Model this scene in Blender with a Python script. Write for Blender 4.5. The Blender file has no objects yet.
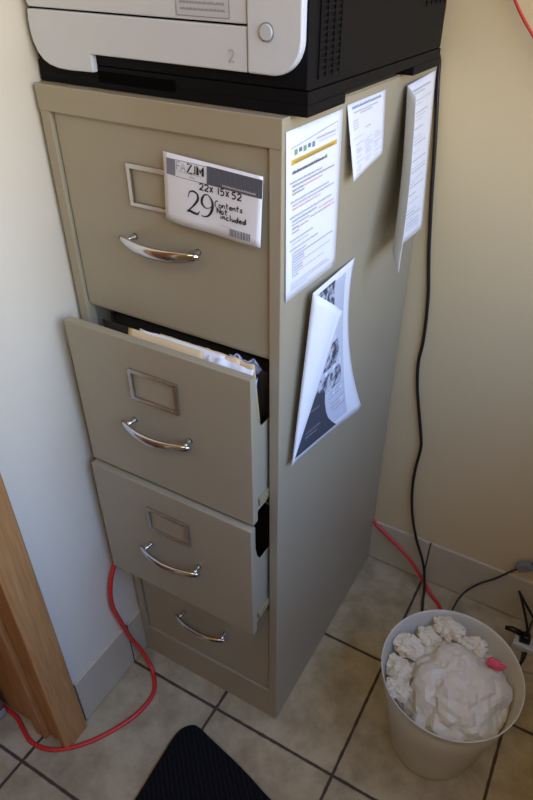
import bpy, bmesh, math, random
from math import sin, cos, pi, radians
from mathutils import Vector, Matrix, noise, Euler

random.seed(7)
C = bpy.context.scene.collection
scene = bpy.context.scene

# ---------------------------------------------------------------- materials
def new_mat(name):
    m = bpy.data.materials.new(name); m.use_nodes = True
    nt = m.node_tree
    return m, nt, nt.nodes['Principled BSDF']

def srgb(r, g, b):
    def f(c):
        c /= 255.0
        return c / 12.92 if c <= 0.04045 else ((c + 0.055) / 1.055) ** 2.4
    return (f(r), f(g), f(b), 1.0)

def mat(name, col, rough=0.5, metal=0.0, var=0.06, scale=8.0, bump=0.0, bscale=200.0, coat=0.0, rvar=0.0, spec=0.5, detail=3.0):
    """principled surface with a little procedural colour mottling, roughness variation and bump"""
    m, nt, p = new_mat(name)
    L = nt.links.new
    tc = nt.nodes.new('ShaderNodeTexCoord')
    n = nt.nodes.new('ShaderNodeTexNoise'); n.inputs['Scale'].default_value = scale; n.inputs['Detail'].default_value = detail
    L(tc.outputs['Object'], n.inputs['Vector'])
    mx = nt.nodes.new('ShaderNodeMix'); mx.data_type = 'RGBA'
    a = [max(0, c * (1 - var)) for c in col[:3]] + [1]
    b = [min(1, c * (1 + var)) for c in col[:3]] + [1]
    mx.inputs[6].default_value = a; mx.inputs[7].default_value = b
    L(n.outputs['Fac'], mx.inputs[0]); L(mx.outputs[2], p.inputs['Base Color'])
    p.inputs['Roughness'].default_value = rough
    p.inputs['Metallic'].default_value = metal
    p.inputs['Specular IOR Level'].default_value = spec
    if coat: p.inputs['Coat Weight'].default_value = coat; p.inputs['Coat Roughness'].default_value = 0.15
    if rvar:
        mr = nt.nodes.new('ShaderNodeMapRange')
        mr.inputs[3].default_value = rough - rvar; mr.inputs[4].default_value = rough + rvar
        n2 = nt.nodes.new('ShaderNodeTexNoise'); n2.inputs['Scale'].default_value = scale * 3
        L(tc.outputs['Object'], n2.inputs['Vector'])
        L(n2.outputs['Fac'], mr.inputs[0]); L(mr.outputs[0], p.inputs['Roughness'])
    if bump:
        nb = nt.nodes.new('ShaderNodeTexNoise'); nb.inputs['Scale'].default_value = bscale; nb.inputs['Detail'].default_value = 2
        L(tc.outputs['Object'], nb.inputs['Vector'])
        bp = nt.nodes.new('ShaderNodeBump'); bp.inputs['Strength'].default_value = bump; bp.inputs['Distance'].default_value = 0.002
        L(nb.outputs['Fac'], bp.inputs['Height']); L(bp.outputs['Normal'], p.inputs['Normal'])
    return m

M = {}
M['cabinet'] = mat('cabinet paint', srgb(162, 152, 127), 0.31, var=0.03, scale=3, bump=0.05, bscale=350, rvar=0.05)
M['rail'] = mat('drawer slide steel', srgb(160, 146, 104), 0.5, 0.1, var=0.08)
M['chrome'] = mat('chrome', srgb(205, 205, 208), 0.14, 1.0, var=0.02)
M['dull_chrome'] = mat('dull chrome', srgb(205, 202, 198), 0.25, 1.0, var=0.05)
M['black'] = mat('black plastic', srgb(17, 17, 19), 0.55, spec=0.1, var=0.08, bump=0.1, bscale=600)
M['black_gloss'] = mat('smooth black plastic', srgb(14, 14, 16), 0.3, var=0.05)
M['recess_shade'] = mat('recess black', srgb(5, 5, 5), 0.8, spec=0.05)  # near-black colour stands in for shade in the printer slot and vents
M['white_plastic'] = mat('white plastic', srgb(206, 211, 215), 0.4, var=0.015)
M['white_plastic2'] = mat('white plastic button', srgb(192, 197, 201), 0.35, var=0.015)
M['grey_print'] = mat('grey print', srgb(140, 142, 146), 0.6)
M['paper'] = mat('paper', srgb(232, 234, 238), 0.75, var=0.015, scale=20)
M['paper_cream'] = mat('crumpled white paper', srgb(226, 216, 200), 0.8, var=0.06, scale=30)
M['paper_blue'] = mat('blue white paper', srgb(175, 190, 220), 0.8, var=0.08, scale=30)
M['manila'] = mat('manila card', srgb(222, 196, 150), 0.7, var=0.06, scale=15)
M['drawer_shade'] = mat('drawer shade card', srgb(52, 44, 34), 0.8, var=.15)
M['number_grey'] = mat('embossed number grey', srgb(180, 182, 186), 0.5)
M['ink'] = mat('black ink', srgb(38, 38, 44), 0.6)
M['ink_grey'] = mat('grey ink', srgb(118, 122, 132), 0.7)
M['ink_pale'] = mat('pale ink', srgb(172, 176, 190), 0.7)
M['ink_blue'] = mat('blue ink', srgb(92, 112, 148), 0.7)
M['ink_mid'] = mat('mid blue ink', srgb(120, 140, 185), 0.7)
M['ink_red'] = mat('red ink', srgb(200, 110, 108), 0.7)
M['ink_green'] = mat('green ink', srgb(130, 165, 120), 0.7)
M['highlight'] = mat('yellow highlight', srgb(214, 176, 52), 0.7)
M['bar_dark'] = mat('dark banner print', srgb(78, 80, 90), 0.6, var=0.15, scale=300)
M['bar_mid'] = mat('mid banner print', srgb(125, 128, 142), 0.6, var=0.1, scale=300)
M['photo'] = mat('grey photo print', srgb(95, 100, 112), 0.6, var=0.75, scale=45, detail=6)
M['poster_grey'] = mat('grey column print', srgb(200, 206, 218), 0.65, var=0.06, scale=60)
M['poster_dark'] = mat('charcoal print', srgb(62, 68, 80), 0.6, var=0.1, scale=60)
M['wall'] = mat('wall paint', srgb(208, 188, 146), 0.6, var=0.02, scale=4, bump=0.08, bscale=120)
M['wall_lit'] = mat('lit wall paint', srgb(221, 211, 188), 0.6, var=0.02, scale=4, bump=0.08, bscale=120)  # same wall paint, made paler to carry the direct window light
M['ceiling'] = mat('ceiling paint', srgb(225, 220, 205), 0.8, var=0.02)
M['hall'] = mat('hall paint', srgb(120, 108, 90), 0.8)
M['red_cable'] = mat('red cable sheath', srgb(206, 48, 44), 0.4, var=0.05)
M['orange_cable'] = mat('orange cable sheath', srgb(196, 58, 30), 0.4, var=0.05)
M['black_cable'] = mat('black cable sheath', srgb(22, 22, 26), 0.4)
M['grey_cable'] = mat('dark grey cable sheath', srgb(52, 50, 50), 0.5)
M['pale_cable'] = mat('pale cable sheath', srgb(150, 146, 138), 0.5)
M['grey_plug'] = mat('grey plug plastic', srgb(125, 128, 132), 0.5)
M['pink'] = mat('pink paper', srgb(225, 90, 110), 0.7, var=0.1)
M['leaf'] = mat('dry leaf', srgb(92, 88, 52), 0.7, var=0.3, scale=60)
M['grout'] = mat('grout', srgb(84, 74, 62), 0.9, var=0.15, scale=60)
M['tile_base'] = mat('base tile', srgb(192, 181, 156), 0.4, var=0.08, scale=14, detail=6)
M['glass'] = mat('window glass', srgb(250, 252, 255), 0.0, var=0)
M['glass'].node_tree.nodes['Principled BSDF'].inputs['Transmission Weight'].default_value = 1.0
M['frame_white'] = mat('window frame paint', srgb(225, 222, 212), 0.5, var=0.02)
M['alu'] = mat('door sweep metal', srgb(190, 198, 208), 0.35, 0.6)

def wood(name, c1, c2, scale=6.0, axis='Z', rough=0.45):
    m, nt, p = new_mat(name); L = nt.links.new
    tc = nt.nodes.new('ShaderNodeTexCoord'); mp = nt.nodes.new('ShaderNodeMapping')
    mp.inputs['Scale'].default_value = {'Z': (30, 30, 1.6), 'X': (1.6, 30, 30), 'Y': (30, 1.6, 30)}[axis]
    n = nt.nodes.new('ShaderNodeTexNoise'); n.inputs['Scale'].default_value = scale; n.inputs['Detail'].default_value = 5; n.inputs['Distortion'].default_value = 0.6
    r = nt.nodes.new('ShaderNodeValToRGB'); r.color_ramp.elements[0].color = c1; r.color_ramp.elements[1].color = c2
    r.color_ramp.elements[0].position = 0.3; r.color_ramp.elements[1].position = 0.75
    L(tc.outputs['Object'], mp.inputs[0]); L(mp.outputs[0], n.inputs['Vector']); L(n.outputs['Fac'], r.inputs[0]); L(r.outputs[0], p.inputs['Base Color'])
    p.inputs['Roughness'].default_value = rough
    return m
M['wood'] = wood('varnished wood', srgb(168, 116, 66), srgb(196, 146, 90), rough=.55)
M['wood_dark'] = wood('reddish door wood', srgb(110, 66, 44), srgb(140, 88, 60))

def floor_material():
    m, nt, p = new_mat('floor tile'); L = nt.links.new; N = nt.nodes.new
    tc = N('ShaderNodeTexCoord'); sp = N('ShaderNodeSeparateXYZ'); L(tc.outputs['Object'], sp.inputs[0])
    T = 0.305; X0 = -0.1373; Y0 = -0.0462; G = 0.0032
    def math_(op, a, b=None):
        n = N('ShaderNodeMath'); n.operation = op
        for i, v in enumerate((a, b)):
            if v is None: continue
            if isinstance(v, (int, float)): n.inputs[i].default_value = v
            else: L(v, n.inputs[i])
        return n.outputs[0]
    edge = []; cell = []
    nz = N('ShaderNodeTexNoise'); nz.inputs['Scale'].default_value = 40; L(tc.outputs['Object'], nz.inputs['Vector'])
    wob = math_('MULTIPLY', math_('SUBTRACT', nz.outputs['Fac'], 0.5), 0.004)
    for ax, o in ((0, X0), (1, Y0)):
        t = math_('DIVIDE', math_('SUBTRACT', sp.outputs[ax], o), T)
        fr = math_('FRACT', t); cell.append(math_('FLOOR', t))
        d = math_('MULTIPLY', math_('MINIMUM', fr, math_('SUBTRACT', 1.0, fr)), T)
        edge.append(d)
    d = math_('ADD', math_('MINIMUM', edge[0], edge[1]), wob)
    mr = N('ShaderNodeMapRange'); mr.inputs[1].default_value = G - 0.0008; mr.inputs[2].default_value = G + 0.0012; L(d, mr.inputs[0])
    cv = N('ShaderNodeCombineXYZ'); L(cell[0], cv.inputs[0]); L(cell[1], cv.inputs[1])
    wn = N('ShaderNodeTexWhiteNoise'); wn.noise_dimensions = '3D'; L(cv.outputs[0], wn.inputs['Vector'])
    n1 = N('ShaderNodeTexNoise'); n1.inputs['Scale'].default_value = 11; n1.inputs['Detail'].default_value = 8; n1.inputs['Roughness'].default_value = 0.65
    L(tc.outputs['Object'], n1.inputs['Vector'])
    r = N('ShaderNodeValToRGB'); r.color_ramp.elements[0].color = srgb(142, 128, 98); r.color_ramp.elements[1].color = srgb(186, 173, 140)
    r.color_ramp.elements[0].position = 0.3; r.color_ramp.elements[1].position = 0.62
    L(n1.outputs['Fac'], r.inputs[0])
    hv = N('ShaderNodeHueSaturation'); L(r.outputs[0], hv.inputs['Color'])
    L(math_('ADD', math_('MULTIPLY', wn.outputs['Value'], 0.12), 0.94), hv.inputs['Value'])
    mx = N('ShaderNodeMix'); mx.data_type = 'RGBA'; mx.inputs[6].default_value = srgb(72, 60, 48)
    L(hv.outputs[0], mx.inputs[7]); L(mr.outputs[0], mx.inputs[0]); L(mx.outputs[2], p.inputs['Base Color'])
    rr = N('ShaderNodeMapRange'); rr.inputs[3].default_value = 0.9; rr.inputs[4].default_value = 0.42; L(mr.outputs[0], rr.inputs[0]); L(rr.outputs[0], p.inputs['Roughness'])
    bp = N('ShaderNodeBump'); bp.inputs['Distance'].default_value = 0.002; bp.inputs['Strength'].default_value = 0.5
    L(math_('ADD', mr.outputs[0], math_('MULTIPLY', n1.outputs['Fac'], 0.35)), bp.inputs['Height']); L(bp.outputs[0], p.inputs['Normal'])
    return m
M['floor'] = floor_material()

def halftone():
    m, nt, p = new_mat('mottled photo print'); L = nt.links.new
    tc = nt.nodes.new('ShaderNodeTexCoord'); n = nt.nodes.new('ShaderNodeTexNoise'); n.inputs['Scale'].default_value = 75; n.inputs['Detail'].default_value = 4
    q = nt.nodes.new('ShaderNodeValToRGB'); q.color_ramp.elements[0].position = .44; q.color_ramp.elements[1].position = .60
    q.color_ramp.elements[0].color = srgb(58, 62, 74); q.color_ramp.elements[1].color = srgb(196, 202, 214)
    L(tc.outputs['Object'], n.inputs['Vector']); L(n.outputs['Fac'], q.inputs[0]); L(q.outputs[0], p.inputs['Base Color']); p.inputs['Roughness'].default_value = .6
    return m
M['photo'] = halftone()

def rib_material():
    m, nt, p = new_mat('black ribbed pile'); L = nt.links.new; N = nt.nodes.new
    tc = N('ShaderNodeTexCoord'); w = N('ShaderNodeTexWave'); w.inputs['Scale'].default_value = 45; w.inputs['Distortion'].default_value = 1.2; w.inputs['Detail'].default_value = 2
    w.inputs['Detail Scale'].default_value = 4; w.bands_direction = 'DIAGONAL'
    L(tc.outputs['Object'], w.inputs['Vector'])
    n = N('ShaderNodeTexNoise'); n.inputs['Scale'].default_value = 420; L(tc.outputs['Object'], n.inputs['Vector'])
    a = N('ShaderNodeMath'); a.operation = 'ADD'; L(w.outputs['Fac'], a.inputs[0]); L(n.outputs['Fac'], a.inputs[1])
    r = N('ShaderNodeValToRGB'); r.color_ramp.elements[0].color = srgb(10, 10, 12); r.color_ramp.elements[1].color = srgb(34, 35, 40)
    mh = N('ShaderNodeMath'); mh.operation = 'MULTIPLY'; mh.inputs[1].default_value = 0.5; L(a.outputs[0], mh.inputs[0]); L(mh.outputs[0], r.inputs[0])
    L(r.outputs[0], p.inputs['Base Color']); p.inputs['Roughness'].default_value = 0.95; p.inputs['Specular IOR Level'].default_value = 0.15
    bp = N('ShaderNodeBump'); bp.inputs['Distance'].default_value = 0.004; L(a.outputs[0], bp.inputs['Height']); L(bp.outputs[0], p.inputs['Normal'])
    return m
M['mat'] = rib_material()

def translucent(name, col, amt, rough=0.4, tex=30):
    m, nt, p = new_mat(name); L = nt.links.new; N = nt.nodes.new
    tc = N('ShaderNodeTexCoord'); n = N('ShaderNodeTexNoise'); n.inputs['Scale'].default_value = tex; L(tc.outputs['Object'], n.inputs['Vector'])
    mx = N('ShaderNodeMix'); mx.data_type = 'RGBA'; mx.inputs[6].default_value = [c * .93 for c in col[:3]] + [1]; mx.inputs[7].default_value = col
    L(n.outputs['Fac'], mx.inputs[0]); L(mx.outputs[2], p.inputs['Base Color']); p.inputs['Roughness'].default_value = rough
    t = N('ShaderNodeBsdfTranslucent'); L(mx.outputs[2], t.inputs['Color'])
    ms = N('ShaderNodeMixShader'); ms.inputs[0].default_value = amt
    L(p.outputs[0], ms.inputs[1]); L(t.outputs[0], ms.inputs[2]); L(ms.outputs[0], nt.nodes['Material Output'].inputs['Surface'])
    return m
M['bin'] = translucent('translucent white bin plastic', srgb(242, 240, 228), 0.4)
M['tissue'] = translucent('white tissue paper', srgb(244, 234, 208), 0.2, 0.8)
M['bag'] = translucent('thin crumpled white plastic', srgb(240, 232, 210), 0.2, 0.4)

# ---------------------------------------------------------------- mesh helpers
class MB:
    """collects shapes into one bmesh; every face remembers its material slot"""
    def __init__(s):
        s.bm = bmesh.new(); s.mats = []
    def slot(s, m):
        if m not in s.mats: s.mats.append(m)
        return s.mats.index(m)
    def face(s, vs, m, smooth=False):
        try: f = s.bm.faces.new(vs)
        except ValueError: return None
        f.material_index = s.slot(m); f.smooth = smooth
        return f
    def box(s, x0, x1, y0, y1, z0, z1, m):
        v = [s.bm.verts.new((x, y, z)) for x in (x0, x1) for y in (y0, y1) for z in (z0, z1)]
        for q in ((0, 1, 3, 2), (4, 6, 7, 5), (0, 4, 5, 1), (2, 3, 7, 6), (0, 2, 6, 4), (1, 5, 7, 3)):
            s.face([v[i] for i in q], m)
    def prism(s, poly, a, b, m, axis='Y', smooth_side=False):
        def P(p, t):
            return {'Y': (p[0], t, p[1]), 'X': (t, p[0], p[1]), 'Z': (p[0], p[1], t)}[axis]
        A = [s.bm.verts.new(P(p, a)) for p in poly]; B = [s.bm.verts.new(P(p, b)) for p in poly]
        s.face(A, m); s.face(B[::-1], m)
        for i in range(len(poly)):
            j = (i + 1) % len(poly); s.face([A[j], A[i], B[i], B[j]], m, smooth_side)
    def tube(s, pts, r, m, n=8, ry=None, cap=True, up=None):
        """swept ellipse (r across, ry along 'up') through the points"""
        pts = [Vector(p) for p in pts]; rings = []; prev = Vector(up) if up else None
        for i, p in enumerate(pts):
            t = (pts[min(i + 1, len(pts) - 1)] - pts[max(i - 1, 0)]).normalized()
            if prev is None:
                prev = Vector((0, 0, 1)) if abs(t.z) < 0.9 else Vector((1, 0, 0))
            a = (prev - t * prev.dot(t)).normalized(); prev = a; b = t.cross(a)
            rr = r[i] if isinstance(r, (list, tuple)) else r
            qq = rr if ry is None else (ry[i] if isinstance(ry, (list, tuple)) else ry)
            rings.append([s.bm.verts.new(p + a * qq * cos(2 * pi * k / n) + b * rr * sin(2 * pi * k / n)) for k in range(n)])
        for A, B in zip(rings, rings[1:]):
            for k in range(n): s.face([A[k], A[(k + 1) % n], B[(k + 1) % n], B[k]], m, True)
        if cap: s.face(rings[0][::-1], m); s.face(rings[-1], m)
    def lathe(s, prof, m, n=48, c=(0, 0, 0), closed=False, wob=None):
        rings = []
        for j, (r, z) in enumerate(prof):
            rings.append([s.bm.verts.new((c[0] + (r + (wob(k, j) if wob else 0)) * cos(2 * pi * k / n), c[1] + (r + (wob(k, j) if wob else 0)) * sin(2 * pi * k / n), c[2] + z)) for k in range(n)])
        pairs = list(zip(rings, rings[1:])) + ([(rings[-1], rings[0])] if closed else [])
        for A, B in pairs:
            for k in range(n): s.face([A[k], A[(k + 1) % n], B[(k + 1) % n], B[k]], m, True)
        if not closed:
            s.face(rings[0][::-1], m); s.face(rings[-1], m)
    def sheet(s, S, nu, nv, m, th=0.0004, back=None):
        """closed thin slab following S(u,v); returns the surface + normal function for printing on it"""
        f = surf(S)
        A = [[s.bm.verts.new(f(i / nu, j / nv, 0)) for j in range(nv + 1)] for i in range(nu + 1)]
        B = [[s.bm.verts.new(f(i / nu, j / nv, -th)) for j in range(nv + 1)] for i in range(nu + 1)]
        back = back or m
        for i in range(nu):
            for j in range(nv):
                s.face([A[i][j], A[i + 1][j], A[i + 1][j + 1], A[i][j + 1]], m, True)
                s.face([B[i][j], B[i][j + 1], B[i + 1][j + 1], B[i + 1][j]], back, True)
        for i in range(nu):
            s.face([A[i][0], B[i][0], B[i + 1][0], A[i + 1][0]], m); s.face([A[i + 1][nv], B[i + 1][nv], B[i][nv], A[i][nv]], m)
        for j in range(nv):
            s.face([A[0][j + 1], B[0][j + 1], B[0][j], A[0][j]], m); s.face([A[nu][j], B[nu][j], B[nu][j + 1], A[nu][j + 1]], m)
        return f
    def patch(s, f, u0, v0, u1, v1, m, e=0.0003, n=3):
        A = [[s.bm.verts.new(f(u0 + (u1 - u0) * i / n, v0 + (v1 - v0) * j / n, e)) for j in range(n + 1)] for i in range(n + 1)]
        for i in range(n):
            for j in range(n): s.face([A[i][j], A[i + 1][j], A[i + 1][j + 1], A[i][j + 1]], m)
    def ribbon(s, f, pts, w, m, e=0.0005, asp=1.0):
        """ink stroke: a flat ribbon of width w (v units; asp = width/height of the sheet) through (u,v) points"""
        L_ = []; n = len(pts)
        for i, (u, v) in enumerate(pts):
            a = pts[max(i - 1, 0)]; b = pts[min(i + 1, n - 1)]
            dx = (b[0] - a[0]) * asp; dy = b[1] - a[1]; d = math.hypot(dx, dy) or 1
            ww = (w[i] if isinstance(w, (list, tuple)) else w) / 2
            px = -dy / d * ww / asp; py = dx / d * ww
            L_.append((s.bm.verts.new(f(u + px, v + py, e)), s.bm.verts.new(f(u - px, v - py, e))))
        for A, B in zip(L_, L_[1:]): s.face([A[0], A[1], B[1], B[0]], m)
    def build(s, name, parent=None, bevel=0, seg=2, loc=None):
        bmesh.ops.recalc_face_normals(s.bm, faces=s.bm.faces) if not getattr(s, 'keep', False) else None
        me = bpy.data.meshes.new(name); s.bm.to_mesh(me); s.bm.free()
        for m in s.mats: me.materials.append(M[m])
        o = bpy.data.objects.new(name, me); C.objects.link(o)
        if parent: o.parent = parent
        if loc: o.location = loc
        if bevel:
            b = o.modifiers.new('bevel', 'BEVEL'); b.width = bevel; b.segments = seg; b.limit_method = 'ANGLE'; b.angle_limit = radians(40)
        return o

def surf(S):
    def f(u, v, e):
        p = Vector(S(u, v))
        if e == 0: return p
        h = 1e-3
        du = Vector(S(u + h, v)) - Vector(S(u - h, v)); dv = Vector(S(u, v + h)) - Vector(S(u, v - h))
        return p + du.cross(dv).normalized() * e
    return f

def tag(o, label=None, cat=None, group=None, kind=None):
    if label: o['label'] = label
    if cat: o['category'] = cat
    if group: o['group'] = group
    if kind: o['kind'] = kind
    return o

def empty(name, loc, label, cat, group=None):
    o = bpy.data.objects.new(name, None); C.objects.link(o); o.location = loc; o.empty_display_size = 0.05
    return tag(o, label, cat, group)

def spline(P, k=8):
    P = [Vector(p) for p in P]; Q = [P[0] * 2 - P[1]] + P + [P[-1] * 2 - P[-2]]; out = []
    for i in range(1, len(Q) - 2):
        a, b, c, d = Q[i - 1:i + 3]
        for j in range(k):
            t = j / k
            out.append(0.5 * ((2 * b) + (c - a) * t + (2 * a - 5 * b + 4 * c - d) * t * t + (3 * b - a - 3 * c + d) * t ** 3))
    out.append(P[-1]); return out

def arc(cx, cy, r, a0, a1, n=8):
    return [(cx + r * cos(radians(a0 + (a1 - a0) * i / n)), cy + r * sin(radians(a0 + (a1 - a0) * i / n))) for i in range(n + 1)]

def lerp(a, b, t): return Vector(a).lerp(Vector(b), t)

# ---------------------------------------------------------------- the room
XL, XR, YB, YF, ZC = -0.388, 0.95, 0.562, -3.4, 2.6
DY0, DY1, DZ = -0.270, -1.12, 2.05          # doorway in the left wall
def struct(o): return tag(o, kind='structure')

m = MB(); m.box(-1.7, XR + .1, YF - .1, YB + .1, -0.06, 0, 'floor'); struct(m.build('floor'))
m = MB(); m.box(-1.7, XR + .1, YF - .1, YB + .1, ZC, ZC + .06, 'ceiling'); struct(m.build('ceiling'))
m = MB(); m.box(XL - .23, XR + .1, YB, YB + .1, 0, ZC, 'wall'); struct(m.build('wall_back'))
m = MB(); m.box(-1.7, XR + .1, YF - .1, YF, 0, ZC, 'wall'); struct(m.build('wall_front'))
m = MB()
m.box(XL - .23, XL, DY0, YB, 0, ZC, 'wall_lit'); m.box(XL - .23, XL, YF, DY1, 0, ZC, 'wall_lit'); m.box(XL - .23, XL, DY1, DY0, DZ, ZC, 'wall_lit')
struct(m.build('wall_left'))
# right wall with the window that lights the room
WY0, WY1, WZ0, WZ1 = -1.15, 0.36, 1.10, 2.3
m = MB()
m.box(XR, XR + .1, YF, WY0, 0, ZC, 'wall'); m.box(XR, XR + .1, WY1, YB, 0, ZC, 'wall')
m.box(XR, XR + .1, WY0, WY1, 0, WZ0, 'wall'); m.box(XR, XR + .1, WY0, WY1, WZ1, ZC, 'wall')
struct(m.build('wall_right'))
m = MB()
f = .05
m.box(XR + .02, XR + .07, WY0, WY1, WZ0, WZ0 + f, 'frame_white'); m.box(XR + .02, XR + .07, WY0, WY1, WZ1 - f, WZ1, 'frame_white')
for y in (WY0, (WY0 + WY1) / 2 - f / 2, WY1 - f): m.box(XR + .02, XR + .07, y, y + f, WZ0 + f, WZ1 - f, 'frame_white')
win = struct(m.build('window_1', bevel=.003))
m = MB(); m.box(XR - .16, XR + .02, WY0 - .04, WY1 + .04, WZ0 - .025, WZ0, 'frame_white'); m.build('shade_sill', win, bevel=.004)  # unseen sill, made deep to block steep sky light from the floor
# hall beyond the doorway
m = MB(); m.box(-1.8, -1.7, YF, YB, 0, ZC, 'hall'); struct(m.build('wall_hall'))
m = MB(); m.box(-1.7, XL - .23, .2, .3, 0, ZC, 'hall'); struct(m.build('wall_hall_end'))

# tiled skirting, one row of tiles per wall
def skirting(name, spans, axis):
    m = MB()
    for a, b in spans:
        if axis == 'Y':
            m.box(XL, XL + .0075, a + .0022, b - .0022, .003, .151, 'tile_base')
        else:
            m.box(a + .0022, b - .0022, YB - .0075, YB, .003, .151, 'tile_base')
    lo, hi = spans[0][0], spans[-1][1]
    if axis == 'Y': m.box(XL, XL + .0052, lo, hi, 0, .148, 'grout')
    else: m.box(lo, hi, YB - .0052, YB, 0, .148, 'grout')
    return struct(m.build(name, bevel=.0012))
skirting('baseboard_left', [(-.218, -.0462), (-.0462, .259), (.259, YB - .008)], 'Y')
skirting('baseboard_back', [(XL + .008, -.137), (-.137, .168), (.168, .473), (.473, .778), (.778, XR)], 'X')

# door casing and jamb
m = MB()
prof = [(XL, -.222), (XL + .012, -.222), (XL + .018, -.228), (XL + .018, -.276), (XL + .014, -.2865), (XL, -.2865)]
m.prism(prof, 0, DZ + .065, 'wood', 'Z')
m.prism([(x, DY1 * 2 + .0 - (y + (DY1 - DY0)) if False else (DY1 - .27) - y) for x, y in prof], 0, DZ + .065, 'wood', 'Z')
m.box(XL, XL + .018, DY1, DY0, DZ, DZ + .065, 'wood')
cas = struct(m.build('trim_1', bevel=.0015))
m = MB()
m.box(XL - .235, XL - .002, -.279, -.2695, 0, DZ, 'wood')                      # jamb board
m.box(XL - .235, XL - .002, DY1, DY1 + .012, 0, DZ, 'wood'); m.box(XL - .235, XL - .002, DY1 + .012, -.279, DZ - .014, DZ, 'wood')
m.build('door_jamb', cas, bevel=.0015)
m = MB(); m.box(XL - .075, XL - .042, -.292, -.279, 0, DZ - .014, 'wood'); m.build('door_stop', cas, bevel=.002)
# closed wooden door leaf set deep in the opening
dr = struct(empty('door_1', (-.575, -.29, 0), None, None))
m = MB(); m.box(-.02, .02, -.812, -.002, .012, 2.03, 'wood_dark'); m.build('door_leaf', dr, bevel=.002)
m = MB(); m.box(.0205, .0245, -.810, -.004, .0115, .030, 'alu'); m.build('door_sweep', dr, bevel=.001)
m = MB(); m.lathe([(.004, 0), (.012, 0), (.012, .03), (.026, .04), (.026, .06), (.012, .068)], 'dull_chrome', 24); k_ = m.build('door_knob', dr); k_.location = (.02, -.75, .98); k_.rotation_euler = (0, radians(90), 0)

# ---------------------------------------------------------------- filing cabinet
W, H, D = 0.38, 1.3075, 0.555
Z0, PITCH, HD = 1.2738, 0.2942, 0.2868
cab = empty('filing_cabinet', (-W / 2, D / 2, 0), 'tall beige four-drawer metal filing cabinet with two drawers pulled partly open', 'filing cabinet')
off = Vector((W / 2, -D / 2, 0))                      # children are written in room coordinates
m = MB()
t = .0035
for a_, b_, c_, d_ in ((-W, -.362, -W + t, 1), (0, -.018, -t, 1)):
    m.prism([(a_, 0), (b_, 0), (b_, .02), (c_, .02), (c_, D), (a_, D)], 0, H - .0025, 'cabinet', 'Z')
m.box(-W + t, -t, D - t, D, 0, H - .003, 'cabinet')
m.box(-.362, -.018, .001, .02, 0, Z0 - 3 * PITCH - HD - .0015, 'cabinet')
for k in range(1, 4):
    zt = Z0 - k * PITCH
    m.box(-.362, -.018, .008, .03, zt + .0015, zt + .006, 'cabinet')
m.box(-W + t, -t, .02, D - t, .02, .03, 'cabinet')
m.build('cabinet_body', cab, bevel=.0022, seg=3, loc=off)
m = MB(); m.prism([(-.0010, H - .0335), (.019, H - .0335), (.019, H - .0023), (D, H - .0023), (D, H), (-.0010, H)], -W - .0004, .0004, 'cabinet', 'X'); m.build('top_panel', cab, bevel=.003, seg=3, loc=off)

def handle_mesh(m):
    """chrome bow pull, centred on the origin, drawer face is y=0"""
    N = 20; P = []; r = []; q = []
    for i in range(N + 1):
        s = i / N * 2 - 1
        P.append((s * .068, -.0165 - .0145 * (1 - s * s), .001 - .004 * (1 - s * s)))
        r.append(.0040 + .0056 * (1 - s * s) ** .5); q.append(.0026 + .0036 * (1 - s * s) ** .6)
    m.tube(P, q, 'chrome', 10, ry=r, up=(0, -.2, 1))
    for sx in (-1, 1):
        m.tube([(sx * .055, 0, 0), (sx * .055, -.003, 0), (sx * .056, -.010, .0), (sx * .057, -.0185, 0)], [.0052, .0040, .0036, .0034], 'dull_chrome', 12)
def holder_mesh(m):
    w, h = .0465, .0285; b = .0062
    for (x0, x1, z0, z1) in ((-w, w, h - b, h), (-w, w, -h, -h + b * .8), (-w, -w + b, -h + b * .8, h - b), (w - b, w, -h + b * .8, h - b)):
        m.box(x0, x1, -.0052, 0, z0, z1, 'dull_chrome')
    m.box(-w + b, w - b, -.0008, 0, -h + b * .8, h - b, 'cabinet')

for k in range(4):
    d = [-.0055, .0507, .0598, -.0055][k]
    zt = Z0 - k * PITCH; zb = zt - HD
    m = MB()
    xl, xr = (-.3600, -.0192) if d < 0 else (-.362, -.018)
    y0 = -d
    m.box(xl, xr, y0, y0 + .0145, zb, zt, 'cabinet')
    # low-sided tray behind the front, with the little riser next to the front panel
    for sx in (-1, 1):
        xo = -.19 + sx * .1668; xi = -.19 + sx * .1653
        ya = y0 + .016
        poly = [(ya, zb + .012), (ya + .46, zb + .012), (ya + .46, zt - .105), (ya + .022, zt - .105), (ya + .012, zt - .088), (ya + .004, zt - .05), (ya + .003, zt - .006), (ya, zt - .006)]
        m.prism(poly, min(xo, xi), max(xo, xi), 'cabinet', 'X')
    m.box(-.3553, -.0247, y0 + .016, y0 + .476, zb + .012, zb + .014, 'cabinet')
    m.box(-.3553, -.0247, y0 + .474, y0 + .476, zb + .014, zt - .105, 'cabinet')
    dw = m.build('drawer', cab, bevel=.0018, seg=2, loc=off)
    for sx in (-1, 1):
        m = MB(); c = -.19 + sx * .1692
        m.box(c - .0018, c + .0018, y0 + .024, y0 + .44, zt - .262, zt - .247, 'rail'); m.build('drawer_slide', dw)
    m = MB(); handle_mesh(m); h = m.build('handle', dw, loc=(-.188, y0, zt - .153))
    if k == 0: pass
    m = MB(); holder_mesh(m); m.build('label_holder', dw, bevel=.0022, seg=3, loc=(-.1925, y0, zt - (.0775 if k < 3 else .064)))

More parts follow.
